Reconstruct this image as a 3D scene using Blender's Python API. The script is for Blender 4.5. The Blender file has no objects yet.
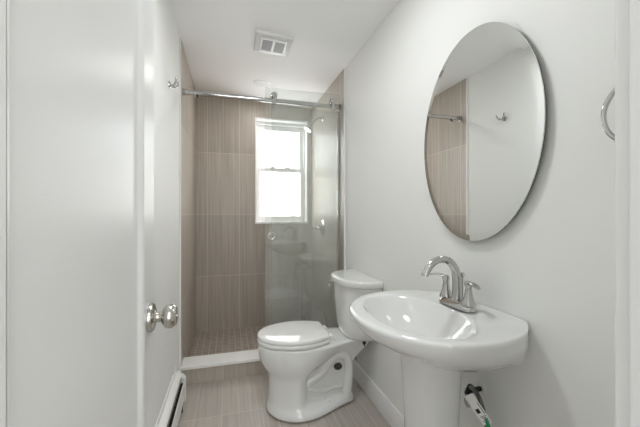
import bpy, bmesh, math
from mathutils import Vector, Matrix

C = bpy.context.scene
LINK = C.collection.objects.link
pi = math.pi

# ------------------------------------------------------------------ camera
YAW = math.asin(0.2735)
EYE = 1.205
cam_d = bpy.data.cameras.new('camera')
cam_d.sensor_width = 36.0
cam_d.lens = 18.0
cam_d.shift_y = 0.0008
cam_d.clip_start = 0.02
cam = bpy.data.objects.new('camera', cam_d)
cam.location = (0, 0, EYE)
cam.rotation_euler = (pi / 2, 0, -YAW)
LINK(cam)
C.camera = cam

# ------------------------------------------------------------------ world, exposure, lights
W = bpy.data.worlds.new('world')
C.world = W
W.use_nodes = True
bg = W.node_tree.nodes['Background']
bg.inputs[0].default_value = (0.97, 1.0, 1.03, 1)
# bright overcast sky: pale at the horizon, several times brighter overhead
wt = W.node_tree
w_tc = wt.nodes.new('ShaderNodeTexCoord')
w_sp = wt.nodes.new('ShaderNodeSeparateXYZ')
w_mr = wt.nodes.new('ShaderNodeMapRange')
w_mr.interpolation_type = 'SMOOTHSTEP'
w_mr.inputs['From Min'].default_value = 0.24
w_mr.inputs['From Max'].default_value = 0.60
w_mr.inputs['To Min'].default_value = 8.5
w_mr.inputs['To Max'].default_value = 15.0
wt.links.new(w_tc.outputs['Generated'], w_sp.inputs[0])
wt.links.new(w_sp.outputs[2], w_mr.inputs[0])
wt.links.new(w_mr.outputs[0], bg.inputs[1])
C.view_settings.view_transform = 'Standard'
C.view_settings.look = 'None'
C.view_settings.gamma = 1
C.view_settings.use_curve_mapping = False
C.view_settings.exposure = 0.0
C.cycles.use_denoising = True
C.cycles.max_bounces = 14
C.cycles.diffuse_bounces = 8
C.cycles.transparent_max_bounces = 16
C.cycles.caustics_reflective = False
C.cycles.sample_clamp_indirect = 6.0


def area(name, loc, rot, sx, sy, power, col=(1, 1, 1), portal=False):
    d = bpy.data.lights.new(name, 'AREA')
    d.shape = 'RECTANGLE'
    d.size = sx
    d.size_y = sy
    d.energy = power
    d.color = col
    if portal:
        d.cycles.is_portal = True
    o = bpy.data.objects.new(name, d)
    o.location = loc
    o.rotation_euler = rot
    LINK(o)
    return o


# daylight enters through the window: a portal guides the sky's light
area('window_portal', (0.5575, 3.70, 1.67), (-pi / 2, 0, 0), 0.56, 1.10, 1.0, portal=True)
# added fill light at the hallway's far end, behind the camera
area('hall_end_fill', (0.2, -1.55, 1.45), (pi / 2, 0, 0), 1.1, 1.5, 24.0, (0.97, 1.0, 1.03))
# added overhead fill in the hallway, standing for no known fixture
area('hall_top_fill', (0.25, -0.75, 2.40), (0, 0, 0), 0.9, 0.7, 7.0, (1.0, 0.99, 0.97))


# ------------------------------------------------------------------ materials
def principled(name, col, rough=0.5, metal=0.0, **kw):
    m = bpy.data.materials.new(name)
    m.use_nodes = True
    b = m.node_tree.nodes['Principled BSDF']
    b.inputs['Base Color'].default_value = (*col, 1)
    b.inputs['Roughness'].default_value = rough
    b.inputs['Metallic'].default_value = metal
    for k, v in kw.items():
        b.inputs[k].default_value = v
    return m


def N(m, kind, **kw):
    n = m.node_tree.nodes.new(kind)
    for k, v in kw.items():
        setattr(n, k, v)
    return n


def L(m, a, b):
    m.node_tree.links.new(a, b)


def paint(name, col, rough, bump=0.04, scale=120):
    """rolled paint: a flat colour with a fine orange-peel bump"""
    m = principled(name, col, rough)
    b = m.node_tree.nodes['Principled BSDF']
    tc = N(m, 'ShaderNodeTexCoord')
    nz = N(m, 'ShaderNodeTexNoise')
    nz.inputs['Scale'].default_value = scale
    nz.inputs['Detail'].default_value = 3
    L(m, tc.outputs['Object'], nz.inputs['Vector'])
    bp = N(m, 'ShaderNodeBump')
    bp.inputs['Strength'].default_value = bump
    bp.inputs['Distance'].default_value = 0.002
    L(m, nz.outputs['Fac'], bp.inputs['Height'])
    L(m, bp.outputs['Normal'], b.inputs['Normal'])
    return m


def tile(name, ua, va, off, size, dark, light, grout, rough=0.38, mortar=0.0022, streak=(55, 1.3), brick_off=0.0, contrast=1.0):
    """rectangular tiles with grain streaks along v, laid on the object's own axes"""
    m = principled(name, dark, rough)
    nt = m.node_tree
    b = nt.nodes['Principled BSDF']
    tc = N(m, 'ShaderNodeTexCoord')
    sp = N(m, 'ShaderNodeSeparateXYZ')
    L(m, tc.outputs['Object'], sp.inputs[0])

    def axis(i, o):
        a = N(m, 'ShaderNodeMath', operation='SUBTRACT')
        L(m, sp.outputs[i], a.inputs[0])
        a.inputs[1].default_value = o
        return a.outputs[0]
    u, v = axis(ua, off[0]), axis(va, off[1])
    cb = N(m, 'ShaderNodeCombineXYZ')
    L(m, u, cb.inputs[0]); L(m, v, cb.inputs[1])
    br = N(m, 'ShaderNodeTexBrick')
    br.offset = brick_off
    br.squash = 1.0
    br.inputs['Scale'].default_value = 1
    br.inputs['Mortar Size'].default_value = mortar
    br.inputs['Mortar Smooth'].default_value = 0.1
    br.inputs['Brick Width'].default_value = size[0]
    br.inputs['Row Height'].default_value = size[1]
    br.inputs['Color1'].default_value = (0.9, 0.9, 0.9, 1)
    br.inputs['Color2'].default_value = (1.07, 1.07, 1.07, 1)
    br.inputs['Mortar'].default_value = (1, 1, 1, 1)
    L(m, cb.outputs[0], br.inputs['Vector'])
    # streaks
    mp = N(m, 'ShaderNodeMapping')
    mp.inputs['Scale'].default_value = (streak[0], streak[1], 1)
    L(m, cb.outputs[0], mp.inputs['Vector'])
    nz = N(m, 'ShaderNodeTexNoise')
    nz.inputs['Scale'].default_value = 1
    nz.inputs['Detail'].default_value = 5
    nz.inputs['Roughness'].default_value = 0.65
    L(m, mp.outputs[0], nz.inputs['Vector'])
    cr = N(m, 'ShaderNodeValToRGB')
    cr.color_ramp.elements[0].position = 0.5 - 0.2 * contrast
    cr.color_ramp.elements[1].position = 0.5 + 0.2 * contrast
    cr.color_ramp.elements[0].color = (*dark, 1)
    cr.color_ramp.elements[1].color = (*light, 1)
    L(m, nz.outputs['Fac'], cr.inputs[0])
    mu = N(m, 'ShaderNodeMix', data_type='RGBA', blend_type='MULTIPLY')
    mu.inputs[0].default_value = 1
    L(m, cr.outputs[0], mu.inputs[6]); L(m, br.outputs['Color'], mu.inputs[7])
    mx = N(m, 'ShaderNodeMix', data_type='RGBA')
    L(m, br.outputs['Fac'], mx.inputs[0])
    L(m, mu.outputs[2], mx.inputs[6])
    mx.inputs[7].default_value = (*grout, 1)
    L(m, mx.outputs[2], b.inputs['Base Color'])
    iv = N(m, 'ShaderNodeMath', operation='SUBTRACT')
    iv.inputs[0].default_value = 1
    L(m, br.outputs['Fac'], iv.inputs[1])
    bp = N(m, 'ShaderNodeBump')
    bp.inputs['Strength'].default_value = 0.3
    bp.inputs['Distance'].default_value = 0.001
    L(m, iv.outputs[0], bp.inputs['Height'])
    L(m, bp.outputs['Normal'], b.inputs['Normal'])
    return m


def glass(name, tint, ior=1.5, frost=0.0, film_glare=0.0):
    """thin clear sheet: tinted transmission plus a Fresnel mirror reflection"""
    m = bpy.data.materials.new(name)
    m.use_nodes = True
    nt = m.node_tree
    nt.nodes.clear()
    out = N(m, 'ShaderNodeOutputMaterial')
    tr = N(m, 'ShaderNodeBsdfTransparent')
    tr.inputs[0].default_value = (*tint, 1)
    src = tr.outputs[0]
    if frost:
        tl = N(m, 'ShaderNodeBsdfTranslucent')
        tl.inputs[0].default_value = (*tint, 1)
        mm = N(m, 'ShaderNodeMixShader')
        mm.inputs[0].default_value = frost
        L(m, tr.outputs[0], mm.inputs[1]); L(m, tl.outputs[0], mm.inputs[2])
        src = mm.outputs[0]
    if film_glare:      # uneven water marks, plus reflected room light painted in as pale haze
        tc = N(m, 'ShaderNodeTexCoord')
        mp = N(m, 'ShaderNodeMapping')
        mp.inputs['Scale'].default_value = (9, 9, 2.5)
        L(m, tc.outputs['Object'], mp.inputs['Vector'])
        nz = N(m, 'ShaderNodeTexNoise')
        nz.inputs['Scale'].default_value = 1.0
        nz.inputs['Detail'].default_value = 6
        nz.inputs['Distortion'].default_value = 0.8
        L(m, mp.outputs[0], nz.inputs['Vector'])
        mr = N(m, 'ShaderNodeMapRange')
        mr.inputs['From Min'].default_value = 0.3
        mr.inputs['From Max'].default_value = 0.7
        mr.inputs['To Min'].default_value = film_glare * 0.65
        mr.inputs['To Max'].default_value = film_glare * 1.35
        L(m, nz.outputs['Fac'], mr.inputs[0])
        df = N(m, 'ShaderNodeBsdfDiffuse')
        df.inputs[0].default_value = (0.84, 0.87, 0.84, 1)
        mm = N(m, 'ShaderNodeMixShader')
        L(m, mr.outputs[0], mm.inputs[0])
        L(m, src, mm.inputs[1]); L(m, df.outputs[0], mm.inputs[2])
        src = mm.outputs[0]
    gl = N(m, 'ShaderNodeBsdfGlossy')
    gl.inputs['Roughness'].default_value = 0.0
    fr = N(m, 'ShaderNodeFresnel')
    fr.inputs[0].default_value = ior
    ge = N(m, 'ShaderNodeNewGeometry')
    # the pane's inner faces reflect like its outer ones
    mi = N(m, 'ShaderNodeMix')
    L(m, ge.outputs['Backfacing'], mi.inputs[0])
    L(m, fr.outputs[0], mi.inputs[2])
    mi.inputs[3].default_value = 0.04
    mx = N(m, 'ShaderNodeMixShader')
    L(m, mi.outputs[0], mx.inputs[0])
    L(m, src, mx.inputs[1]); L(m, gl.outputs[0], mx.inputs[2])
    L(m, mx.outputs[0], out.inputs[0])
    return m


M_wall = paint('wall_paint', (0.82, 0.825, 0.805), 0.6)
M_ceil = paint('ceiling_paint', (0.92, 0.92, 0.915), 0.7)
M_trim = paint('trim_paint', (0.80, 0.80, 0.80), 0.35, 0.02)
M_door = paint('door_paint', (0.78, 0.78, 0.775), 0.36, 0.08, 200)
M_jamb = paint('jamb_paint', (0.80, 0.80, 0.81), 0.4, 0.02)
M_vinyl = principled('window_vinyl', (0.85, 0.85, 0.84), 0.35)
M_chrome = principled('chrome', (0.56, 0.555, 0.545), 0.09, 1.0)
M_nickel = principled('brushed_nickel', (0.56, 0.54, 0.50), 0.22, 1.0)
M_china = principled('vitreous_china', (0.755, 0.76, 0.75), 0.06, 0.0, **{'Coat Weight': 0.4, 'Coat Roughness': 0.03})
M_plastic = principled('white_plastic', (0.82, 0.82, 0.81), 0.05)
M_black = principled('black_rubber', (0.015, 0.015, 0.017), 0.5)
M_darkgap = principled('dark_fins', (0.012, 0.012, 0.012), 0.8)
M_mirror = principled('mirror_silver', (0.86, 0.875, 0.865), 0.0, 1.0)
M_mirror_back = principled('mirror_backing', (0.10, 0.10, 0.10), 0.6)
M_heater = paint('heater_enamel', (0.78, 0.78, 0.765), 0.35, 0.01)
M_grey = principled('grey_lens', (0.42, 0.42, 0.43), 0.45)
M_card = principled('tag_card', (0.93, 0.93, 0.92), 0.6)
M_ink = principled('printing_ink', (0.02, 0.02, 0.02), 0.6)
M_green = principled('green_plastic', (0.01, 0.28, 0.12), 0.35)
M_hose = principled('braided_hose', (0.16, 0.155, 0.15), 0.4, 0.6)
M_stone = paint('curb_stone', (0.80, 0.795, 0.78), 0.25, 0.01)
M_glass = glass('shower_glass', (0.96, 0.972, 0.963), film_glare=0.07, ior=2.0)
M_glass_edge = glass('shower_glass_edge', (0.60, 0.74, 0.68))
M_pane = glass('window_glass', (0.97, 0.97, 0.97))
M_frost = glass('obscure_glass', (0.93, 0.91, 0.885), frost=0.25)

D1, L1 = (0.375, 0.325, 0.275), (0.53, 0.475, 0.415)
G1 = (0.62, 0.58, 0.53)
M_tile_back = tile('tile_back', 0, 2, (-0.214, -0.071), (0.322, 0.636), D1, L1, G1)
M_tile_side = tile('tile_side', 1, 2, (3.479 - 0.323 * 4, -0.071), (0.323, 0.636), D1, L1, G1)
M_tile_floor = tile('tile_floor', 0, 1, (-0.042, 2.004 - 0.635 * 6), (0.322, 0.635), (0.35, 0.312, 0.275), (0.50, 0.46, 0.42), (0.55, 0.52, 0.48), rough=0.35)
M_tile_curb = tile('tile_curb', 0, 2, (-0.042, -0.3), (0.322, 0.635), D1, L1, G1)
M_mosaic = tile('tile_mosaic', 0, 1, (0, 0), (0.056, 0.056), (0.28, 0.235, 0.20), (0.42, 0.365, 0.315), (0.52, 0.475, 0.43),
                rough=0.4, mortar=0.0036, streak=(14, 30), brick_off=0.0)
M_wood = tile('hall_planks', 1, 0, (0, 0), (1.2, 0.12), (0.20, 0.16, 0.12), (0.34, 0.28, 0.22), (0.1, 0.08, 0.06), mortar=0.001, streak=(2, 40), brick_off=0.4)


# ------------------------------------------------------------------ mesh helpers
def link(name, bm, mat, parent=None, smooth=True, bevel=0.0, seg=3, subsurf=0, loc=None, angle=38):
    bmesh.ops.recalc_face_normals(bm, faces=bm.faces)
    me = bpy.data.meshes.new(name)
    bm.to_mesh(me)
    bm.free()
    for mm in (mat if isinstance(mat, (list, tuple)) else [mat]):
        me.materials.append(mm)
    o = bpy.data.objects.new(name, me)
    LINK(o)
    if smooth:
        me.shade_smooth()
        me.set_sharp_from_angle(angle=math.radians(angle))
    if bevel:
        b = o.modifiers.new('bevel', 'BEVEL')
        b.width = bevel
        b.segments = seg
        b.limit_method = 'ANGLE'
        b.angle_limit = math.radians(40)
        b.harden_normals = False
    if subsurf:
        s = o.modifiers.new('subsurf', 'SUBSURF')
        s.levels = s.render_levels = subsurf
    if parent:
        o.parent = parent
    if loc:
        o.location = loc
    return o


def box(bm, x0, x1, y0, y1, z0, z1, mi=0):
    v = [bm.verts.new(p) for p in ((x0, y0, z0), (x1, y0, z0), (x1, y1, z0), (x0, y1, z0),
                                   (x0, y0, z1), (x1, y0, z1), (x1, y1, z1), (x0, y1, z1))]
    fs = []
    for q in ((0, 3, 2, 1), (4, 5, 6, 7), (0, 1, 5, 4), (1, 2, 6, 5), (2, 3, 7, 6), (3, 0, 4, 7)):
        f = bm.faces.new([v[i] for i in q])
        f.material_index = mi
        fs.append(f)
    return fs


def boxes(*bs):
    bm = bmesh.new()
    for b in bs:
        box(bm, *b)
    return bm


def loft(bm, rings, cap0=True, cap1=True, closed=True):
    vs = [[bm.verts.new(p) for p in r] for r in rings]
    n = len(vs[0])
    for a, b in zip(vs, vs[1:]):
        for i in range(n if closed else n - 1):
            j = (i + 1) % n
            bm.faces.new((a[i], a[j], b[j], b[i]))
    if cap0:
        bm.faces.new(list(reversed(vs[0])))
    if cap1:
        bm.faces.new(vs[-1])
    return vs


def frame_at(d):
    d = Vector(d).normalized()
    up = Vector((0, 0, 1)) if abs(d.z) < 0.95 else Vector((1, 0, 0))
    a = d.cross(up).normalized()
    return a, a.cross(d).normalized()


def tube(bm, pts, rad, n=16, caps=True):
    """swept tube through points; rad is a number or one per point"""
    pts = [Vector(p) for p in pts]
    rs = rad if isinstance(rad, (list, tuple)) else [rad] * len(pts)
    rings, a = [], None
    for i, p in enumerate(pts):
        d = (pts[min(i + 1, len(pts) - 1)] - pts[max(i - 1, 0)]).normalized()
        if a is None:
            a, b = frame_at(d)
        else:
            a = (a - d * a.dot(d)).normalized()
            b = a.cross(d).normalized()
        rings.append([p + (a * math.cos(2 * pi * k / n) + b * math.sin(2 * pi * k / n)) * rs[i] for k in range(n)])
    loft(bm, rings, caps, caps)


def spline(pts, k=8):
    """Catmull-Rom points (any dimension)"""
    P = [Vector(p) for p in pts]
    out = []
    for i in range(len(P) - 1):
        p0, p1, p2, p3 = P[max(i - 1, 0)], P[i], P[i + 1], P[min(i + 2, len(P) - 1)]
        for j in range(k):
            t = j / k
            out.append(0.5 * ((2 * p1) + (p2 - p0) * t + (2 * p0 - 5 * p1 + 4 * p2 - p3) * t * t + (3 * p1 - p0 - 3 * p2 + p3) * t ** 3))
    out.append(P[-1])
    return out


def lathe(bm, prof, origin=(0, 0, 0), axis=(0, 0, 1), n=32):
    """profile of (radius, distance along axis)"""
    a, b = frame_at(axis)
    d = Vector(axis).normalized()
    o = Vector(origin)
    rings = [[o + d * h + (a * math.cos(2 * pi * k / n) + b * math.sin(2 * pi * k / n)) * max(r, 1e-4) for k in range(n)] for r, h in prof]
    loft(bm, rings)


def torus(bm, c, axis, R, r, n=48, m=12):
    a, b = frame_at(axis)
    d = Vector(axis).normalized()
    c = Vector(c)
    vs = []
    for i in range(n):
        t = 2 * pi * i / n
        e = a * math.cos(t) + b * math.sin(t)
        vs.append([bm.verts.new(c + e * (R + r * math.cos(2 * pi * j / m)) + d * r * math.sin(2 * pi * j / m)) for j in range(m)])
    for i in range(n):
        for j in range(m):
            bm.faces.new((vs[i][j], vs[(i + 1) % n][j], vs[(i + 1) % n][(j + 1) % m], vs[i][(j + 1) % m]))


def tag(o, label, cat, group=None):
    o['label'] = label
    o['category'] = cat
    if group:
        o['group'] = group
    return o


def thing(name, label, cat, loc=(0, 0, 0), rotz=0, group=None):
    o = bpy.data.objects.new(name, None)
    o.empty_display_size = 0.1
    LINK(o)
    o.location = loc
    o.rotation_euler = (0, 0, rotz)
    return tag(o, label, cat, group)


def struct(name, bm, mat, parent=None, label=None, cat=None, **kw):
    o = link(name, bm, mat, parent, **kw)
    if parent is None:
        o['kind'] = 'structure'
        if label:
            tag(o, label, cat)
    return o


# ------------------------------------------------------------------ room dimensions
XL, XR = -0.335, 0.90         # painted faces of the side walls
TL, TR = -0.325, 0.89         # tiled faces in the shower
YB = 3.479                    # tiled face of the back wall
YF = 0.25                     # room face of the front wall
DX0, DX1 = -0.205, 0.43       # doorway
WX0, WX1, WZ0, WZ1 = 0.267, 0.85, 1.098, 2.24   # window opening


def ceil_z(x):
    return 2.44 - 0.051 * (x + 0.314)


# floor
struct('floor', boxes((XL - 0.1, XR + 0.1, 0.13, 2.44, -0.08, 0.0)), M_tile_floor, smooth=False,
       label='beige streaked tile floor in front of the toilet', cat='floor')
struct('floor_shower', boxes((XL - 0.1, XR + 0.1, 2.44, YB + 0.2, -0.08, 0.004)), M_mosaic, smooth=False,
       label='small mosaic tile floor inside the shower behind the white curb', cat='floor')
# side walls
struct('wall_left', boxes((XL - 0.1, XL, 0.13, YB + 0.2, 0, 2.6)), M_wall, smooth=False,
       label='white painted wall with the robe hook', cat='wall')
struct('wall_right', boxes((XR, XR + 0.1, 0.13, YB + 0.2, 0, 2.6)), M_wall, smooth=False,
       label='pale grey painted wall behind the sink and oval mirror', cat='wall')
struct('wall_left_tile', boxes((XL, TL, 2.435, YB + 0.01, 0, 2.6)), M_tile_side, smooth=False,
       label='tiled shower wall on the left beside the painted wall', cat='tiled wall')
struct('wall_right_tile', boxes((TR, XR, 2.425, YB + 0.01, 0, 2.6)), M_tile_side, smooth=False,
       label='tiled shower wall carrying the shower head and valve', cat='tiled wall')
struct('wall_back', boxes((XL, WX0, YB, YB + 0.2, 0, 2.6), (WX1, XR, YB, YB + 0.2, 0, 2.6),
                          (WX0, WX1, YB, YB + 0.2, 0, WZ0), (WX0, WX1, YB, YB + 0.2, WZ1, 2.6)), M_tile_back, smooth=False,
       label='taupe tiled back wall of the shower around the window', cat='tiled wall')
# edge trims of the tiled areas
struct('trim_1', boxes((XL, TL + 0.001, 2.426, 2.436, 0.0, 2.44)), M_trim, smooth=False,
       label='thin white edge strip where the left shower tile starts', cat='tile edge trim')
struct('trim_2', boxes((TR - 0.001, XR, 2.416, 2.426, 0.0, 2.38)), M_trim, smooth=False,
       label='thin white edge strip where the right shower tile starts', cat='tile edge trim')
# front wall with the doorway
struct('wall_front', boxes((XL - 0.1, DX0 - 0.02, 0.13, YF, 0, 2.6), (DX1 + 0.02, XR + 0.1, 0.13, YF, 0, 2.6),
                           (DX0 - 0.02, DX1 + 0.02, 0.13, YF, 2.07, 2.6)), M_wall, smooth=False)
# ceiling: falls slightly towards the right wall
bm = bmesh.new()
a, b = XL - 0.1, XR + 0.1
loft(bm, [[(a, y, ceil_z(a)), (b, y, ceil_z(b)), (b, y, 2.7), (a, y, 2.7)] for y in (0.13, YB + 0.2)])
struct('ceiling', bm, M_ceil, smooth=False, label='white painted ceiling above the bathroom', cat='ceiling')

# door jambs and casings
bm = boxes((DX1, DX1 + 0.02, 0.125, YF, 0, 2.07), (DX1 - 0.012, DX1, 0.14, 0.19, 0, 2.055), (DX0, DX1 + 0.02, 0.125, YF, 2.05, 2.07))
struct('trim_3', bm, M_jamb, bevel=0.002, label='white door jamb at the far right edge of the photo', cat='door frame')
struct('trim_4', boxes((DX1 + 0.005, DX1 + 0.07, YF, YF + 0.018, 0, 2.12), (DX0 - 0.01, DX1 + 0.07, YF, YF + 0.018, 2.06, 2.12)), M_trim, bevel=0.004,
       label='white door casing edge in front of the chrome towel ring', cat='door casing')
struct('trim_5', boxes((DX0 - 0.02, DX0, 0.125, YF, 0, 2.07)), M_jamb, bevel=0.002,
       label='white hinge jamb at the left edge of the photo', cat='door frame')

# right baseboard with a moulded top
bm = bmesh.new()
pr = [(0, 0), (0.016, 0), (0.016, 0.085), (0.013, 0.092), (0.013, 0.098), (0.008, 0.108), (0.006, 0.116), (0, 0.118)]
loft(bm, [[(XR - p, y, q) for p, q in pr] for y in (YF + 0.018, 2.416)])
struct('baseboard_right', bm, M_trim, label='white moulded baseboard along the wall behind the toilet and sink', cat='baseboard')
struct('baseboard_left', boxes((XL, XL + 0.012, 2.255, 2.426, 0, 0.115)), M_trim, bevel=0.003,
       label='short white baseboard piece between the heater and shower', cat='baseboard')

# shower curb
struct('trim_6', boxes((XL, XR, 2.432, 2.575, -0.01, 0.108)), M_tile_curb, smooth=False,
       label='tiled front of the shower curb under the white slab', cat='curb')
struct('trim_7', boxes((XL, XR, 2.418, 2.587, 0.108, 0.13)), M_stone, bevel=0.003,
       label='white stone slab on top of the shower curb', cat='curb slab')

# ------------------------------------------------------------------ the hallway behind the camera
struct('floor_hall', boxes((-1.1, 1.5, -1.6, 0.13, -0.08, 0.0)), M_wood, smooth=False)
struct('wall_hall_back', boxes((-1.1, 1.5, -1.7, -1.6, 0, 2.6)), M_wall, smooth=False)
struct('wall_hall_left', boxes((-1.2, -1.1, -1.6, 0.13, 0, 2.6)), M_wall, smooth=False)
struct('wall_hall_right', boxes((1.5, 1.6, -1.6, 0.13, 0, 2.6)), M_wall, smooth=False)
struct('wall_hall_front', boxes((-1.1, XL - 0.1, 0.05, 0.13, 0, 2.6), (XR + 0.1, 1.5, 0.05, 0.13, 0, 2.6)), M_wall, smooth=False)
struct('ceiling_hall', boxes((-1.1, 1.5, -1.6, 0.13, 2.44, 2.5)), M_ceil, smooth=False)

# ------------------------------------------------------------------ window
win = bpy.data.objects.new('window_1', None)
LINK(win)
win.location = ((WX0 + WX1) / 2, YB, WZ0)
win['kind'] = 'structure'
tag(win, 'white double-hung window in the tiled shower back wall', 'window')
wx, wz = (WX1 - WX0) / 2, WZ1 - WZ0
t = 0.016
link('window_jamb', boxes((-wx, -wx + t, -0.004, 0.19, 0, wz), (wx - t, wx, -0.004, 0.19, 0, wz), (-wx + t, wx - t, -0.004, 0.19, wz - t, wz)),
     M_vinyl, win, bevel=0.002)
link('window_sill', boxes((-wx, wx, -0.006, 0.19, 0, 0.02)), M_vinyl, win, bevel=0.002)
link('window_frame', boxes((-wx + t, -wx + 0.03, 0.085, 0.19, 0.02, wz - t), (wx - 0.03, wx - t, 0.085, 0.19, 0.02, wz - t),
                           (-wx + 0.03, wx - 0.03, 0.085, 0.19, wz - 0.045, wz - t), (-wx + 0.03, wx - 0.03, 0.085, 0.19, 0.02, 0.04)),
     M_vinyl, win, bevel=0.002)


def sash(name, y0, z0, z1, bot, top, pane_mat):
    x = wx - 0.03
    s = 0.036
    f = link(name, boxes((-x, -x + s, y0, y0 + 0.032, z0, z1), (x - s, x, y0, y0 + 0.032, z0, z1),
                         (-x + s, x - s, y0, y0 + 0.032, z0, z0 + bot), (-x + s, x - s, y0, y0 + 0.032, z1 - top, z1)), M_vinyl, win, bevel=0.003)
    link('pane', boxes((-x + s, x - s, y0 + 0.013, y0 + 0.019, z0 + bot, z1 - top)), pane_mat, f, smooth=False)
    return f


lower = sash('lower_sash', 0.10, 0.04, 0.622, 0.044, 0.042, M_frost)
upper = sash('upper_sash', 0.135, 0.580, wz - 0.045, 0.042, 0.050, M_pane)
for sx in (-0.09, 0.075):
    bm = bmesh.new()
    lathe(bm, [(0.019, 0), (0.019, 0.008), (0.014, 0.013), (0.013, 0.020), (0.0, 0.021)], (sx, 0.112, 0.622), n=20)
    box(bm, sx - 0.032, sx + 0.032, 0.102, 0.122, 0.622, 0.632)
    box(bm, sx - 0.006, sx + 0.03, 0.106, 0.116, 0.634, 0.641)
    k = link('sash_lock', bm, M_nickel, win, bevel=0.001)

# ------------------------------------------------------------------ door with knob
door = bpy.data.objects.new('door_1', None)
LINK(door)
door.location = (-0.18, 0.252, 0.008)      # hinge-side face corner; leaf runs along +Y
door['kind'] = 'structure'
tag(door, 'white panelled door standing open along the left wall', 'door')
DW, DH, DT, ST = 0.63, 2.03, 0.035, 0.098
SN = 0.080


def panel_door():
    bm = bmesh.new()
    box(bm, -DT, 0, 0, SN, 0, DH)
    box(bm, -DT, 0, DW - ST, DW, 0, DH)
    box(bm, -DT, 0, SN, DW - ST, DH - 0.11, DH)
    box(bm, -DT, 0, SN, DW - ST, 0, 0.22)
    return bm


link('door_frame', panel_door(), M_door, door, bevel=0.002)
bm = bmesh.new()
y0, y1, z0, z1 = SN, DW - ST, 0.22, DH - 0.11
for sgn, xf in ((1, 0.0), (-1, -DT)):      # sloped sticking and sunk flat panel, both faces
    R = []
    for ins, dep in ((0, 0.0005), (0.006, 0.002), (0.016, 0.009), (0.022, 0.010)):
        R.append([(xf - sgn * dep, y0 + ins, z0 + ins), (xf - sgn * dep, y1 - ins, z0 + ins), (xf - sgn * dep, y1 - ins, z1 - ins), (xf - sgn * dep, y0 + ins, z1 - ins)])
    loft(bm, R, False, True)
link('door_panel', bm, M_door, door, smooth=False)
for sgn, xf in ((1, 0.0), (-1, -DT)):
    ky, kz = DW - 0.048, 0.953
    bm = bmesh.new()
    lathe(bm, [(0.0, 0), (0.033, 0.0), (0.0335, 0.004), (0.031, 0.009), (0.022, 0.012), (0.0, 0.0125)], (xf, ky, kz), (sgn, 0, 0), n=40)
    ro = link('knob_rosette', bm, M_nickel, door)
    bm = bmesh.new()
    lathe(bm, [(0.0, 0.01), (0.017, 0.0105), (0.0125, 0.016), (0.0115, 0.022), (0.013, 0.027), (0.020, 0.030), (0.0265, 0.036), (0.0285, 0.043), (0.0275, 0.050), (0.0225, 0.057), (0.0205, 0.0585), (0.012, 0.0600), (0.0, 0.0602)],
          (xf, ky, kz), (sgn, 0, 0), n=40)
    kn = link('door_knob', bm, M_nickel, door)
    if sgn == 1:
        bm = bmesh.new()
        lathe(bm, [(0.0, 0.0595), (0.005, 0.0598), (0.005, 0.0612), (0.0, 0.0613)], (xf, ky, kz), (1, 0, 0), n=20)
        link('lock_button', bm, M_nickel, kn)

# ------------------------------------------------------------------ ceiling fixtures
vx, vy = 0.298, 2.255
vz = ceil_z(vx)
vent = thing('ceiling_vent', 'square white ceiling exhaust vent with two grey grilles', 'vent', (vx, vy, vz))
vent.rotation_euler = (0, math.atan(0.051), 0)
bm = bmesh.new()
o, i1 = 0.127, 0.105
loft(bm, [[(-s, -s, z), (s, -s, z), (s, s, z), (-s, s, z)] for s, z in ((o, 0.002), (o, -0.016), (o - 0.008, -0.022))], True, True)
cover = link('cover', bm, M_trim, vent, bevel=0.004)
bm = boxes((-0.092, 0.092, -0.088, -0.070, -0.030, -0.021), (-0.092, 0.092, 0.070, 0.088, -0.030, -0.021), (-0.092, -0.076, -0.070, 0.070, -0.030, -0.021),
           (0.076, 0.092, -0.070, 0.070, -0.030, -0.021), (-0.009, 0.009, -0.070, 0.070, -0.030, -0.021))
link('bezel', bm, M_trim, vent, bevel=0.003)
for sx in (-1, 1):
    bm = boxes((sx * 0.0425 - 0.0335, sx * 0.0425 + 0.0335, -0.070, 0.070, -0.026, -0.0215))
    for k in range(7):
        y = -0.057 + k * 0.019
        box(bm, sx * 0.0425 - 0.0335, sx * 0.0425 + 0.0335, y, y + 0.007, -0.0285, -0.026)
    link('grille', bm, M_grey, vent, smooth=False)

rx, ry = 0.29, 2.98
rl = thing('recessed_light', 'small round recessed light in the ceiling above the shower', 'light', (rx, ry, ceil_z(rx)))
rl.rotation_euler = (0, math.atan(0.051), 0)
bm = bmesh.new()
lathe(bm, [(0.060, 0.002), (0.075, 0.002), (0.075, -0.002), (0.068, -0.004), (0.058, -0.003)], n=48)
link('trim_ring', bm, M_trim, rl)
bm = bmesh.new()
lathe(bm, [(0.0, 0.001), (0.058, 0.001), (0.058, -0.0025), (0.0, -0.003)], n=48)
link('diffuser', bm, M_plastic, rl)

# made-up round ceiling light, out of view, added to brighten the room
cl = thing('added_ceiling_light', 'added round ceiling light out of view that brightens the room', 'light', (0.20, 1.22, ceil_z(0.20)))
bm = bmesh.new()
lathe(bm, [(0.0, 0.01), (0.17, 0.01), (0.17, -0.02), (0.162, -0.025), (0.0, -0.025)], n=48)
link('added_canopy', bm, M_nickel, cl)
lamp_d = bpy.data.lights.new('ceiling_fill', 'AREA')
lamp_d.shape = 'DISK'
lamp_d.size = 0.30
lamp_d.energy = 8.6
lamp_d.color = (0.985, 1.0, 1.02)
lamp = bpy.data.objects.new('ceiling_fill', lamp_d)
LINK(lamp)
lamp.parent = cl
lamp.location = (0, 0, -0.03)
spot_d = bpy.data.lights.new('recessed_lamp', 'AREA')
spot_d.shape = 'DISK'
spot_d.size = 0.11
spot_d.energy = 3.0
spot_d.color = (1.0, 0.97, 0.93)
spot = bpy.data.objects.new('recessed_lamp', spot_d)
LINK(spot)
spot.parent = rl
spot.location = (0, 0, -0.012)

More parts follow.
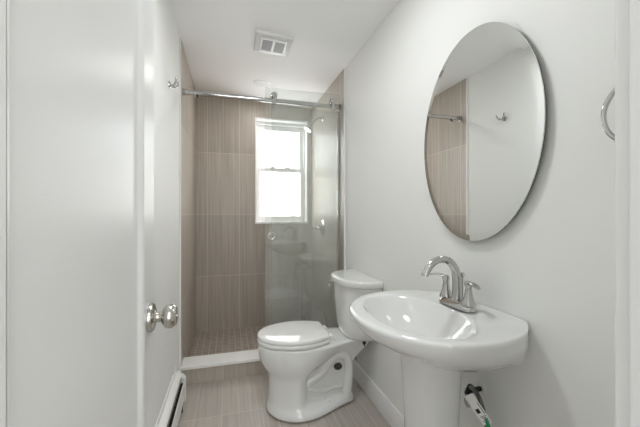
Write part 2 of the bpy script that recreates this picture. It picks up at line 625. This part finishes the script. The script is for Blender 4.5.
# ------------------------------------------------------------------ sliding shower glass
YR = 2.515                   # rail's plane
ZR = 2.095
rail = thing('shower_rail', 'chrome bar across the top of the shower carrying the glass door', 'rail', (0, YR, ZR))
bm = bmesh.new()
tube(bm, [(TL + 0.02, 0, 0), (TR - 0.02, 0, 0)], 0.018, 24)
link('bar', bm, M_chrome, rail)
for x, d in ((TL, 1), (TR, -1)):
    bm = bmesh.new()
    lathe(bm, [(0.0, 0), (0.026, 0), (0.026, 0.012), (0.021, 0.014), (0.021, 0.045), (0.0, 0.046)], (x, 0, 0), (d, 0, 0), n=28)
    link('bracket', bm, M_chrome, rail)
bm = bmesh.new()
lathe(bm, [(0.0, -0.012), (0.02, -0.012), (0.02, 0.012), (0.0, 0.012)], (TL + 0.085, 0, 0), (1, 0, 0), n=24)
box(bm, TL + 0.075, TL + 0.095, -0.012, 0.0, -0.034, -0.01)
stop = link('door_stop', bm, M_chrome, rail, bevel=0.002)
bm = bmesh.new()
lathe(bm, [(0.0, 0.0), (0.009, 0.0), (0.009, 0.012), (0.0, 0.013)], (TL + 0.095, -0.006, -0.026), (1, 0, 0), n=16)
link('bumper', bm, M_black, stop)

GX0, GX1 = 0.268, 0.872
GY = YR - 0.030
gd = thing('sliding_glass_door', 'clear sliding glass shower door hanging from the chrome bar', 'shower door', (GX0, GY, 0.14))


def sheet(x0, x1, y0, y1, z0, z1):
    bm = bmesh.new()
    fs = box(bm, x0, x1, y0, y1, z0, z1)
    for k in (0, 1, 3, 5):
        fs[k].material_index = 1
    return bm


link('glass_panel', sheet(0, GX1 - GX0, -0.005, 0.005, 0, 2.18 - 0.14), [M_glass, M_glass_edge], gd, smooth=False)
for x in (0.338, 0.815):
    bm = bmesh.new()
    lathe(bm, [(0.0, -0.022), (0.019, -0.022), (0.0205, -0.020), (0.0205, -0.006), (0.0, -0.006)], (x - GX0, 0, ZR + 0.031 - 0.14), (0, 1, 0), n=28)
    lathe(bm, [(0.0, 0.006), (0.024, 0.006), (0.024, 0.011), (0.0165, 0.0125), (0.0165, 0.0475), (0.024, 0.049), (0.024, 0.054), (0.0, 0.055)], (x - GX0, 0, ZR + 0.036 - 0.14), (0, 1, 0), n=28)
    box(bm, x - GX0 - 0.009, x - GX0 + 0.009, -0.016, -0.006, ZR - 0.03 - 0.14, ZR + 0.03 - 0.14)
    r = link('roller', bm, M_chrome, gd, bevel=0.001)
    bm = bmesh.new()
    lathe(bm, [(0.0, -0.022), (0.0155, -0.022), (0.017, -0.020), (0.017, -0.006), (0.0, -0.006)], (x - GX0, 0, ZR - 0.032 - 0.14), (0, 1, 0), n=28)
    link('roller_knob', bm, M_chrome, r)
bm = bmesh.new()
torus(bm, (0.318 - GX0, 0, 1.035 - 0.14), (0, 1, 0), 0.025, 0.0065, 40, 12)
link('finger_pull', bm, M_chrome, gd)
fx = thing('fixed_glass_panel', 'fixed glass panel beside the wall behind the sliding glass door', 'shower panel', (0.325, YR + 0.032, 0.131))
link('glass_sheet', sheet(0, TR - 0.004 - 0.325, -0.005, 0.005, 0, 1.93), [M_glass, M_glass_edge], fx, smooth=False)
bm = boxes((TR - 0.014 - 0.325, TR - 0.325, -0.011, -0.006, 0, 1.93), (TR - 0.014 - 0.325, TR - 0.325, 0.006, 0.011, 0, 1.93))
link('wall_channel', bm, M_chrome, fx, bevel=0.001)

# ------------------------------------------------------------------ shower fittings
sh = thing('shower_fixture', 'chrome shower head on a bent arm high on the tiled wall', 'shower head', (TR, 3.02, 2.145))
bm = bmesh.new()
lathe(bm, [(0.0, 0), (0.030, 0), (0.029, 0.005), (0.014, 0.013), (0.0, 0.014)], (0, 0, 0), (-1, 0, 0), n=32)
link('flange', bm, M_chrome, sh)
bm = bmesh.new()
tube(bm, spline([(0, 0, 0), (-0.035, 0, 0.004), (-0.075, 0, -0.012), (-0.108, 0, -0.046), (-0.122, 0, -0.066)], 6), 0.0095, 16)
link('shower_arm', bm, M_chrome, sh)
bm = bmesh.new()
ax = Vector((-0.55, 0, -0.83)).normalized()
lathe(bm, [(0.0, -0.012), (0.013, -0.010), (0.015, 0.0), (0.013, 0.012), (0.018, 0.022), (0.030, 0.038), (0.042, 0.055), (0.044, 0.064), (0.041, 0.067), (0.0, 0.066)], (-0.122, 0, -0.066), ax, n=32)
link('spray_head', bm, M_chrome, sh)

va = thing('shower_valve', 'chrome lever valve on the tiled wall under the shower head', 'shower valve', (TR, 3.02, 1.068))
bm = bmesh.new()
prof = [(0.0, 0), (0.082, 0), (0.080, 0.006), (0.060, 0.013), (0.030, 0.017), (0.0, 0.018)]
lathe(bm, prof, (0, 0, 0), (-1, 0, 0), n=40)
link('escutcheon', bm, M_chrome, va)
bm = bmesh.new()
lathe(bm, [(0.0, 0.015), (0.026, 0.015), (0.024, 0.040), (0.020, 0.058), (0.013, 0.066), (0.0, 0.068)], (0, 0, 0), (-1, 0, 0), n=28)
hb = link('valve_handle', bm, M_chrome, va)
bm = bmesh.new()
tube(bm, spline([(-0.05, 0, 0.0), (-0.075, -0.004, -0.004), (-0.105, -0.012, -0.004), (-0.125, -0.018, 0.002)], 5), [0.013] * 6 + [0.011] * 5 + [0.008] * 5, 14)
link('lever', bm, M_chrome, hb)

# ------------------------------------------------------------------ robe hook
hk = thing('robe_hook', 'small chrome double robe hook on the left painted wall', 'hook', (XL, 2.025, 1.955))
bm = bmesh.new()
lathe(bm, [(0.0, 0), (0.021, 0), (0.020, 0.006), (0.012, 0.010), (0.0, 0.011)], (0, 0, 0), (1, 0, 0), n=28)
link('base_plate', bm, M_chrome, hk)
for sy in (-1, 1):
    bm = bmesh.new()
    pts = spline([(0.004, 0, -0.004), (0.024, sy * 0.008, -0.006), (0.036, sy * 0.022, 0.002), (0.042, sy * 0.032, 0.016), (0.044, sy * 0.036, 0.026)], 6)
    tube(bm, pts, [0.008 - 0.0025 * k / (len(pts) - 1) for k in range(len(pts))], 12)
    bmesh.ops.create_uvsphere(bm, u_segments=14, v_segments=10, radius=0.0075, matrix=Matrix.Translation(pts[-1]))
    link('prong', bm, M_chrome, hk)

# ------------------------------------------------------------------ baseboard heater
HY0, HY1 = 1.00, 2.25
ht = thing('baseboard_heater', 'long white baseboard heater with a black slot along the left wall', 'heater', (XL, HY0, 0))
HL = HY1 - HY0
bm = bmesh.new()
hood = [(0.0, 0.020), (0.0, 0.204), (0.005, 0.204), (0.008, 0.188), (0.034, 0.172), (0.040, 0.166), (0.040, 0.160), (0.034, 0.166), (0.008, 0.178), (0.004, 0.178), (0.004, 0.020)]
loft(bm, [[(p, y, q) for p, q in hood] for y in (0, HL)])
link('back_hood', bm, M_heater, ht, smooth=False)
bm = bmesh.new()
fr = [(0.058, 0.030), (0.062, 0.030), (0.062, 0.128), (0.060, 0.138), (0.057, 0.138), (0.058, 0.126)]
loft(bm, [[(p, y, q) for p, q in fr] for y in (0, HL)])
link('front_panel', bm, M_heater, ht, smooth=False)
bm = bmesh.new()
dm = [(0.036, 0.160), (0.040, 0.158), (0.045, 0.150), (0.042, 0.149)]
loft(bm, [[(p, y, q) for p, q in dm] for y in (0.01, HL - 0.03)])
link('damper', bm, M_nickel, ht, smooth=False)
bm = boxes((0.006, 0.056, 0.01, HL - 0.02, 0.05, 0.125))
for k in range(60):
    y = 0.02 + k * (HL - 0.06) / 60
    box(bm, 0.010, 0.054, y, y + 0.002, 0.125, 0.132)
link('fins', bm, M_darkgap, ht, smooth=False)
bm = bmesh.new()
ec = [(0.0, 0.0), (0.066, 0.0), (0.066, 0.140), (0.060, 0.156), (0.044, 0.170), (0.016, 0.190), (0.007, 0.224), (0.0, 0.226)]
loft(bm, [[(p, y, q) for p, q in ec] for y in (HL - 0.045, HL)])
link('end_cap', bm, M_heater, ht, bevel=0.004)
bm = boxes((0.058, 0.064, HL - 0.16, HL - 0.145, 0.0, 0.034))
link('foot', bm, M_black, ht, smooth=False)

# ------------------------------------------------------------------ oval mirror
mi = thing('oval_mirror', 'large frameless oval mirror on the wall above the sink', 'mirror', (XR, 1.008, 1.500))


def oval(a_, b_, x, n=96):
    return [(x, a_ * math.cos(2 * pi * k / n), b_ * math.sin(2 * pi * k / n)) for k in range(n)]


A_, B_ = 0.296, 0.396
bm = bmesh.new()
loft(bm, [oval(A_, B_, -0.019), oval(A_, B_, -0.0232), oval(A_ - 0.022, B_ - 0.022, -0.0245)], True, True)
link('mirror_glass', bm, M_mirror, mi, smooth=False)
bm = bmesh.new()
loft(bm, [oval(A_ - 0.002, B_ - 0.002, -0.0188), oval(A_ - 0.002, B_ - 0.002, -0.012), oval(A_ - 0.06, B_ - 0.06, -0.011), oval(A_ - 0.06, B_ - 0.06, 0.0)])
link('mirror_backing', bm, M_mirror_back, mi, smooth=False)

# ------------------------------------------------------------------ towel ring
tr = thing('towel_ring', 'round chrome towel ring on the wall right of the mirror', 'towel ring', (XR, 0.468, 1.512))
bm = bmesh.new()
lathe(bm, [(0.0, 0), (0.024, 0), (0.024, 0.006), (0.012, 0.012), (0.010, 0.040), (0.013, 0.044), (0.013, 0.064), (0.0, 0.066)], (0, 0, 0), (-1, 0, 0), n=28)
link('post', bm, M_chrome, tr)
bm = bmesh.new()
torus(bm, (-0.054, 0, -0.080), (1, 0, 0), 0.073, 0.0055, 64, 12)
link('ring', bm, M_chrome, tr)

# ------------------------------------------------------------------ toilet  (local: u = distance from the wall along -X)
TY = 1.995
toilet = thing('toilet', 'white two-piece toilet with a closed lid between shower and sink', 'toilet', (XR - 0.008, TY, 0))


def smooth01(a_, b_, x):
    k = max(0.0, min(1.0, (x - a_) / (b_ - a_)))
    return k * k * (3 - 2 * k)


def bowl_ring(z, ub, uf, uc, hw, wr, t0, t1, n=64):
    """outline: rounded front to uf, straight body hw blending to rear width wr, rounded rear corners at ub"""
    half = []
    nf = n // 4
    for k in range(nf + 1):
        a_ = (pi / 2) * k / nf
        half.append((uc + (uf - uc) * math.cos(a_), hw * math.sin(a_)))
    ns = n // 4 - 3
    for k in range(1, ns + 1):
        u = uc + (ub + 0.02 - uc) * k / ns
        w = wr + (hw - wr) * smooth01(t0, t1, u)
        half.append((u, w))
    r = 0.02
    half.append((ub + 0.006, wr - 0.006))
    half.append((ub, wr - r))
    half.append((ub, 0))
    pts = half + [(u, -w) for u, w in reversed(half[1:-1])]
    return [(-u, w, z) for u, w in pts]


secs = [  # z, back, front, centre, half width, rear half width, blend start, blend end
    (0.0, .115, .672, .47, .204, .078, .08, .46),
    (0.012, .115, .674, .47, .205, .080, .08, .46),
    (0.036, .115, .669, .47, .200, .078, .08, .46),
    (0.050, .120, .665, .47, .190, .074, .10, .47),
    (0.064, .132, .662, .475, .178, .080, .40, .475),
    (0.085, .134, .660, .48, .172, .080, .42, .475),
    (0.140, .134, .657, .48, .167, .080, .42, .475),
    (0.200, .134, .656, .48, .165, .080, .42, .475),
    (0.228, .132, .660, .48, .166, .080, .39, .475),
    (0.250, .126, .674, .47, .172, .081, .35, .47),
    (0.278, .110, .694, .47, .181, .083, .29, .46),
    (0.315, .075, .711, .46, .188, .090, .22, .44),
    (0.355, .040, .720, .46, .190, .105, .16, .42),
    (0.395, .022, .722, .46, .189, .125, .14, .38),
    (0.411, .022, .722, .46, .188, .130, .14, .38),
    (0.4155, .024, .719, .46, .185, .128, .14, .38),
]
bm = bmesh.new()
loft(bm, [bowl_ring(*s) for s in secs])
link('bowl', bm, M_china, toilet, subsurf=1, angle=60)
# moulded trapway on each side
path = [(.47, .150), (.41, .176), (.345, .215), (.290, .282), (.235, .318), (.178, .300), (.160, .235), (.162, .150), (.170, .075), (.175, .04)]
for sy in (-1, 1):
    bm = bmesh.new()
    pts = spline([(-u, sy * 0.078, z) for u, z in path], 6)
    tube(bm, pts, 0.030, 18)
    link('trapway', bm, M_china, toilet)
    bm = bmesh.new()
    pts = spline([(-u, sy * 0.078, z) for u, z in ((.44, .135), (.38, .118), (.32, .105), (.26, .118), (.20, .115))], 6)
    tube(bm, pts, [0.012 + 0.02 * math.sin(pi * k / (len(pts) - 1)) * 0.3 for k in range(len(pts))], 16)
    link('trapway_rib', bm, M_china, toilet)
    bm = bmesh.new()
    n = 28
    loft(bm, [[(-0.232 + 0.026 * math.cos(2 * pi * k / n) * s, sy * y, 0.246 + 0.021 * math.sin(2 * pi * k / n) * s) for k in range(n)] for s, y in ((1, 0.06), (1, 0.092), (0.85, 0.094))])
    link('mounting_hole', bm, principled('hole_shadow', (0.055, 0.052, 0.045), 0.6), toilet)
    bm = bmesh.new()
    lathe(bm, [(0.0, 0), (0.017, 0), (0.0175, 0.004), (0.013, 0.008), (0.0125, 0.028), (0.009, 0.034), (0.0, 0.035)], (-0.31, sy * 0.130, 0.046), n=20)
    link('bolt_cap', bm, M_plastic, toilet)


def seat_ring(z, ub, uf, uc, hw, hb, n=72, grow=0.0):
    half = []
    for k in range(25):
        a_ = (pi / 2) * k / 24
        half.append((uc + (uf + grow - uc) * math.cos(a_), (hw + grow) * math.sin(a_)))
    for k in range(1, 9):
        s = k / 8
        u = uc + (ub + 0.03 - uc) * s
        half.append((u, (hw + grow) + (hb - hw) * s * s))
    half.append((ub + 0.01, hb + grow - 0.006))
    half.append((ub - grow, hb - 0.035 + min(grow, 0)))
    half.append((ub - grow, 0))
    pts = half + [(u, -w) for u, w in reversed(half[1:-1])]
    return [(-u, w, z) for u, w in pts]


S = (.292, .724, .475, .188, .145)
bm = bmesh.new()
inner = lambda z: [(-(.50 + (p[0] * -1 - .50) * .62), p[1] * .62, z) for p in seat_ring(z, *S)]
core = lambda z: seat_ring(z, *S, grow=-0.020)
loft(bm, [inner(0.4165), core(0.4165), core(0.4200), seat_ring(0.4202, *S, grow=-0.0015), seat_ring(0.4225, *S), seat_ring(0.4385, *S), seat_ring(0.4415, *S, grow=-0.0025), core(0.442), inner(0.442), inner(0.4165)], False, False)
link('seat', bm, M_plastic, toilet, angle=50)
bm = bmesh.new()
loft(bm, [seat_ring(0.4425, *S, grow=-0.022), seat_ring(0.4455, *S, grow=-0.022), seat_ring(0.4457, *S, grow=-0.0015), seat_ring(0.448, *S), seat_ring(0.460, *S), seat_ring(0.4648, *S, grow=-0.003), seat_ring(0.4666, *S, grow=-0.008), seat_ring(0.4676, *S, grow=-0.018), seat_ring(0.4688, *S, grow=-0.038), seat_ring(0.4699, *S, grow=-0.066), seat_ring(0.4706, *S, grow=-0.10)])
link('seat_lid', bm, M_plastic, toilet, angle=50)
for sy in (-1, 1):
    bm = bmesh.new()
    tube(bm, [(-0.272, sy * 0.050, 0.436), (-0.272, sy * 0.095, 0.436)], 0.014, 20)
    box(bm, -0.286, -0.258, sy * 0.0725 - 0.02, sy * 0.0725 + 0.02, 0.415, 0.43)
    link('seat_hinge', bm, M_plastic, toilet, bevel=0.003)


def dring(z, hw, d, p=2.5, n=48, ub=0.0):
    pts = []
    for k in range(n + 1):
        a_ = pi * k / n
        c_, s_ = math.cos(a_), math.sin(a_)
        y = hw * math.copysign(abs(c_) ** (2 / p), c_)
        pts.append((-(ub + (d - ub) * abs(s_) ** (2 / p)), y, z))
    return pts


bm = bmesh.new()
loft(bm, [dring(z, h_, d_) for z, h_, d_ in ((0.4105, .150, .150), (0.414, .172, .168), (0.428, .185, .180), (0.47, .195, .189), (0.54, .205, .196), (0.62, .217, .203), (0.70, .227, .209), (0.757, .233, .213))])
link('tank', bm, M_china, toilet, angle=45)
bm = bmesh.new()
loft(bm, [dring(z, h_, d_) for z, h_, d_ in ((0.752, .238, .219), (0.756, .246, .227), (0.762, .248, .229), (0.783, .248, .229), (0.791, .245, .226), (0.795, .238, .219), (0.796, .22, .20))])
link('tank_lid', bm, M_china, toilet, angle=45)
bm = bmesh.new()
lathe(bm, [(0.0, 0), (0.013, 0), (0.013, 0.006), (0.007, 0.010), (0.007, 0.020), (0.0, 0.021)], (-0.178, 0.168, 0.725), (-0.75, 0.66, 0), n=20)
lev = link('flush_lever', bm, M_chrome, toilet)
bm = bmesh.new()
tube(bm, spline([(-0.192, 0.181, 0.725), (-0.206, 0.165, 0.724), (-0.224, 0.120, 0.720), (-0.232, 0.095, 0.718)], 5), [0.006] * 8 + [0.0075] * 8, 12)
link('lever_arm', bm, M_chrome, lev)
bm = bmesh.new()
lathe(bm, [(0.0, 0), (0.012, 0), (0.012, -0.016), (0.005, -0.018), (0.005, -0.028), (0.0, -0.028)], (-0.08, -0.15, 0.411), n=8)
link('tank_bolt', bm, M_black, toilet)

# toilet supply valve on the wall behind it
sv = thing('toilet_supply_valve', 'small dark shutoff valve low on the wall behind the toilet', 'valve', (XR, 2.20, 0.145))
bm = bmesh.new()
lathe(bm, [(0.0, 0), (0.022, 0), (0.020, 0.004), (0.008, 0.006), (0.008, 0.05), (0.0, 0.05)], (0, 0, 0), (-1, 0, 0), n=20)
lathe(bm, [(0.0, -0.015), (0.011, -0.015), (0.011, 0.03), (0.0, 0.03)], (-0.05, 0, 0), (0, 0, 1), n=16)
link('valve_body', bm, M_nickel, sv)
bm = bmesh.new()
lathe(bm, [(0.0, 0.012), (0.005, 0.012), (0.005, 0.02), (0.018, 0.02), (0.018, 0.03), (0.0, 0.03)], (-0.05, 0, 0), (-0.35, -0.94, 0), n=16)
link('valve_handle', bm, M_black, sv)
bm = bmesh.new()
tube(bm, spline([(-0.05, 0, 0.028), (-0.055, 0.0, 0.09), (-0.075, -0.02, 0.17), (-0.08, -0.05, 0.20), (-0.08, -0.055, 0.212)], 6), 0.006, 12)
link('supply_hose', bm, M_hose, sv)

# ------------------------------------------------------------------ pedestal sink
SY = 0.985
sink = thing('pedestal_sink', 'white oval pedestal sink on the wall under the mirror', 'sink', (XR, SY, 0))


def sink_outline(su=1.0, sy=1.0, z=0.0, lip=0.0, wall=0.002, n=20):
    half = []
    uc, uf, hw, wb = 0.215, 0.496, 0.303, 0.194
    for k in range(n + 1):
        a_ = (pi / 2) * k / n
        half.append((uc + (uf - uc) * math.cos(a_) ** 0.95, hw * math.sin(a_)))
    m = 10
    for k in range(1, m + 1):      # quadratic curve from the widest point back to the wall corner
        s = k / m
        p0, p1, p2 = (uc, hw), (0.085, hw), (0.0, wb)
        half.append(tuple((1 - s) ** 2 * p0[i] + 2 * s * (1 - s) * p1[i] + s * s * p2[i] for i in (0, 1)))
    for k in range(1, 7):
        half.append((0.0, wb * (1 - k / 6)))
    pts = half + [(u, -w) for u, w in reversed(half[1:-1])]
    out = []
    for u, w in pts:
        uu = max(u * su, wall)
        kz = 0.62 + 0.38 * smooth01(0.02, 0.26, u)      # the apron is shallower at the wall
        zz = 0.866 - (0.866 - z) * kz + lip * (1 - smooth01(0.0, 0.05, u))
        q = 0.22 + 0.78 * smooth01(0.03, 0.25, u)
        out.append((-uu, w * (1 - (1 - sy) * q), zz))
    return out


def basin_ring(z, a_, b_, uc=0.282, zback=0.0):
    base = sink_outline()
    out = []
    for x, y, _ in base:
        u = -x
        ang = math.atan2(y / 0.305, (u - 0.245) / 0.245)
        uu = uc + a_ * math.cos(ang)
        out.append((-uu, b_ * math.sin(ang), z + zback * (1 - smooth01(0.06, 0.2, uu))))
    return out


bm = bmesh.new()
rings = [
    sink_outline(.46, .36, .690), sink_outline(.56, .50, .704), sink_outline(.68, .66, .732), sink_outline(.80, .81, .764), sink_outline(.89, .905, .789),
    sink_outline(.945, .955, .809), sink_outline(.98, .98, .830), sink_outline(.996, .995, .846), sink_outline(1.0, 1.0, .854),
    sink_outline(.997, .996, .860, .004), sink_outline(.986, .984, .8645, .008), sink_outline(.965, .962, .866, .009),
    [tuple(Vector(p) * .5 + Vector(q) * .5) for p, q in zip(sink_outline(.95, .94, .866, .006, wall=0.03), basin_ring(.8655, .162, .256))],
    basin_ring(.8645, .158, .250), basin_ring(.8615, .153, .243), basin_ring(.852, .147, .233), basin_ring(.825, .134, .212),
    basin_ring(.79, .112, .176), basin_ring(.762, .082, .124), basin_ring(.745, .05, .07), basin_ring(.739, .024, .026), basin_ring(.738, .02, .02)]
loft(bm, rings)
link('basin', bm, M_china, sink, subsurf=1, angle=60)
bm = bmesh.new()
lathe(bm, [(0.0, 0.0), (0.024, 0.0), (0.024, 0.003), (0.019, 0.005), (0.0, 0.0055)], (-0.282, 0, 0.7385), n=32)
link('drain', bm, M_chrome, sink)


def ped_ring(z, r, back):
    n = 40
    out = []
    for k in range(n):
        a_ = 2 * pi * k / n
        c_, s_ = math.cos(a_), math.sin(a_)
        out.append((-(0.205 + (r if c_ > 0 else back) * c_), r * s_, z))
    return out


bm = bmesh.new()
loft(bm, [ped_ring(*q) for q in ((0, .135, .10), (.02, .136, .10), (.05, .125, .095), (.12, .105, .085), (.25, .096, .08), (.45, .097, .08), (.60, .103, .085), (.68, .109, .09), (.745, .113, .095))])
link('pedestal', bm, M_china, sink, angle=50)

# faucet on the sink deck
fc = thing('faucet', 'chrome high-arc two-handle faucet on the back of the sink', 'faucet', (XR - 0.100, SY + 0.003, 0.8695))
bm = bmesh.new()


def slot(z, hx, hy, n=40):
    pts = []
    for k in range(n):
        a_ = 2 * pi * k / n
        c_, s_ = math.cos(a_), math.sin(a_)
        pts.append((hx * math.copysign(abs(c_) ** 0.7, c_), hy * math.copysign(abs(s_) ** 0.55, s_), z))
    return pts


loft(bm, [slot(z, a_, b_) for z, a_, b_ in ((0.0015, .030, .085), (0.006, .030, .085), (0.012, .027, .082), (0.021, .022, .076), (0.024, .019, .073))])
link('base_plate', bm, M_chrome, fc)
bm = bmesh.new()
sp_ = spline([(0.0, 0, 0.018), (0.002, 0, 0.06), (0.0, 0, 0.105), (-0.012, 0, 0.142), (-0.040, 0, 0.168), (-0.078, 0, 0.171), (-0.110, 0, 0.154), (-0.130, 0, 0.126), (-0.134, 0, 0.115)], 8)
n = len(sp_)
tube(bm, sp_, [0.0185 - 0.0055 * min(1, k / (n * 0.55)) for k in range(n)], 20)
link('spout', bm, M_chrome, fc)
for sy in (-1, 1):
    bm = bmesh.new()
    lathe(bm, [(0.0, 0.018), (0.0235, 0.018), (0.0235, 0.026), (0.0205, 0.032), (0.014, 0.052), (0.0105, 0.074), (0.0125, 0.086), (0.0135, 0.094), (0.010, 0.102), (0.0, 0.104)], (0.0, sy * 0.060, 0), n=28)
    hb = link('handle', bm, M_chrome, fc)
    bm = bmesh.new()
    pts = spline([(0.0, sy * 0.058, 0.092), (-0.006, sy * 0.085, 0.099), (-0.014, sy * 0.112, 0.097), (-0.020, sy * 0.128, 0.093)], 6)
    rings = []
    for k, p in enumerate(pts):
        s = k / (len(pts) - 1)
        w, h_ = 0.009 + 0.003 * math.sin(pi * s), 0.0065 - 0.002 * s
        rings.append([p + Vector((w * math.cos(2 * pi * j / 14), 0, h_ * math.sin(2 * pi * j / 14))) for j in range(14)])
    loft(bm, rings)
    link('lever', bm, M_chrome, hb)
bm = bmesh.new()
lathe(bm, [(0.0, 0.015), (0.0028, 0.015), (0.0028, 0.100), (0.0055, 0.106), (0.0068, 0.114), (0.0055, 0.120), (0.0, 0.122)], (0.026, 0, 0), n=16)
link('lift_rod', bm, M_chrome, fc)

# supply valve, hose and tag under the sink
uv = thing('sink_supply_valve', 'chrome shutoff valve with a bent grey hose behind the pedestal', 'valve', (XR, 0.975, 0.560))
bm = bmesh.new()
lathe(bm, [(0.0, 0), (0.024, 0), (0.022, 0.005), (0.009, 0.007), (0.0, 0.0075)], (0, 0, 0), (-1, 0, 0), n=24)
link('escutcheon', bm, M_plastic, uv)
bm = bmesh.new()
lathe(bm, [(0.0, 0.004), (0.009, 0.004), (0.009, 0.055), (0.0, 0.056)], (0, 0, 0), (-1, 0, 0), n=20)
lathe(bm, [(0.0, -0.018), (0.013, -0.018), (0.014, 0.0), (0.013, 0.020), (0.0, 0.021)], (-0.055, 0, 0), (0, -0.5, 1), n=18)
link('valve_body', bm, M_black, uv)
bm = bmesh.new()
n = 28
loft(bm, [[(-0.055 - x, -0.020 + 0.014 * math.cos(2 * pi * k / n) * s, -0.022 + 0.024 * math.sin(2 * pi * k / n) * s) for k in range(n)] for s, x in ((0.4, 0.0), (0.4, 0.014), (1, 0.018), (1, 0.028), (0.8, 0.031))])
link('valve_handle', bm, M_chrome, uv)
bm = bmesh.new()
tube(bm, spline([(-0.058, -0.008, 0.014), (-0.066, -0.028, 0.024), (-0.070, -0.056, 0.018), (-0.070, -0.078, -0.012), (-0.068, -0.092, -0.06), (-0.064, -0.096, -0.12), (-0.06, -0.07, -0.18), (-0.05, -0.03, -0.20)], 8), 0.0075, 14)
link('supply_hose', bm, M_hose, uv)

tg = thing('paper_tag', 'white printed tag hanging from the valve under the sink', 'tag', (XR - 0.112, 0.915, 0.586))
tg.rotation_euler = (math.radians(-40), 0, math.radians(32))
link('card', boxes((-0.0006, 0.0006, -0.017, 0.017, -0.095, 0.0)), M_card, tg, smooth=False)
bm = boxes((-0.0012, -0.0006, -0.003, 0.010, -0.060, -0.046))
box(bm, -0.0012, -0.0006, -0.013, -0.011, -0.066, -0.030)
for k in range(5):
    box(bm, -0.0012, -0.0006, -0.013 + (k % 2) * 0.002, 0.010 - (k % 3) * 0.004, -0.072 - 0.0045 * k, -0.0705 - 0.0045 * k)
link('print', bm, M_ink, tg, smooth=False)
gc = thing('green_plastic_tag', 'green plastic label strip beside the white tag under the sink', 'label', (XR - 0.112, 0.838, 0.553))
gc.rotation_euler = (math.radians(-22), 0, 0)
bm = bmesh.new()
rows = []
for k in range(9):
    s = k / 8
    rows.append([(0.004 * math.sin(6 * s) - 0.002, -0.008, -0.10 * s), (0.004 * math.sin(6 * s + 1) - 0.002, 0.008, -0.10 * s), (0.004 * math.sin(6 * s + 1), 0.008, -0.10 * s), (0.004 * math.sin(6 * s), -0.008, -0.10 * s)])
loft(bm, rows)
link('strip', bm, M_green, gc)
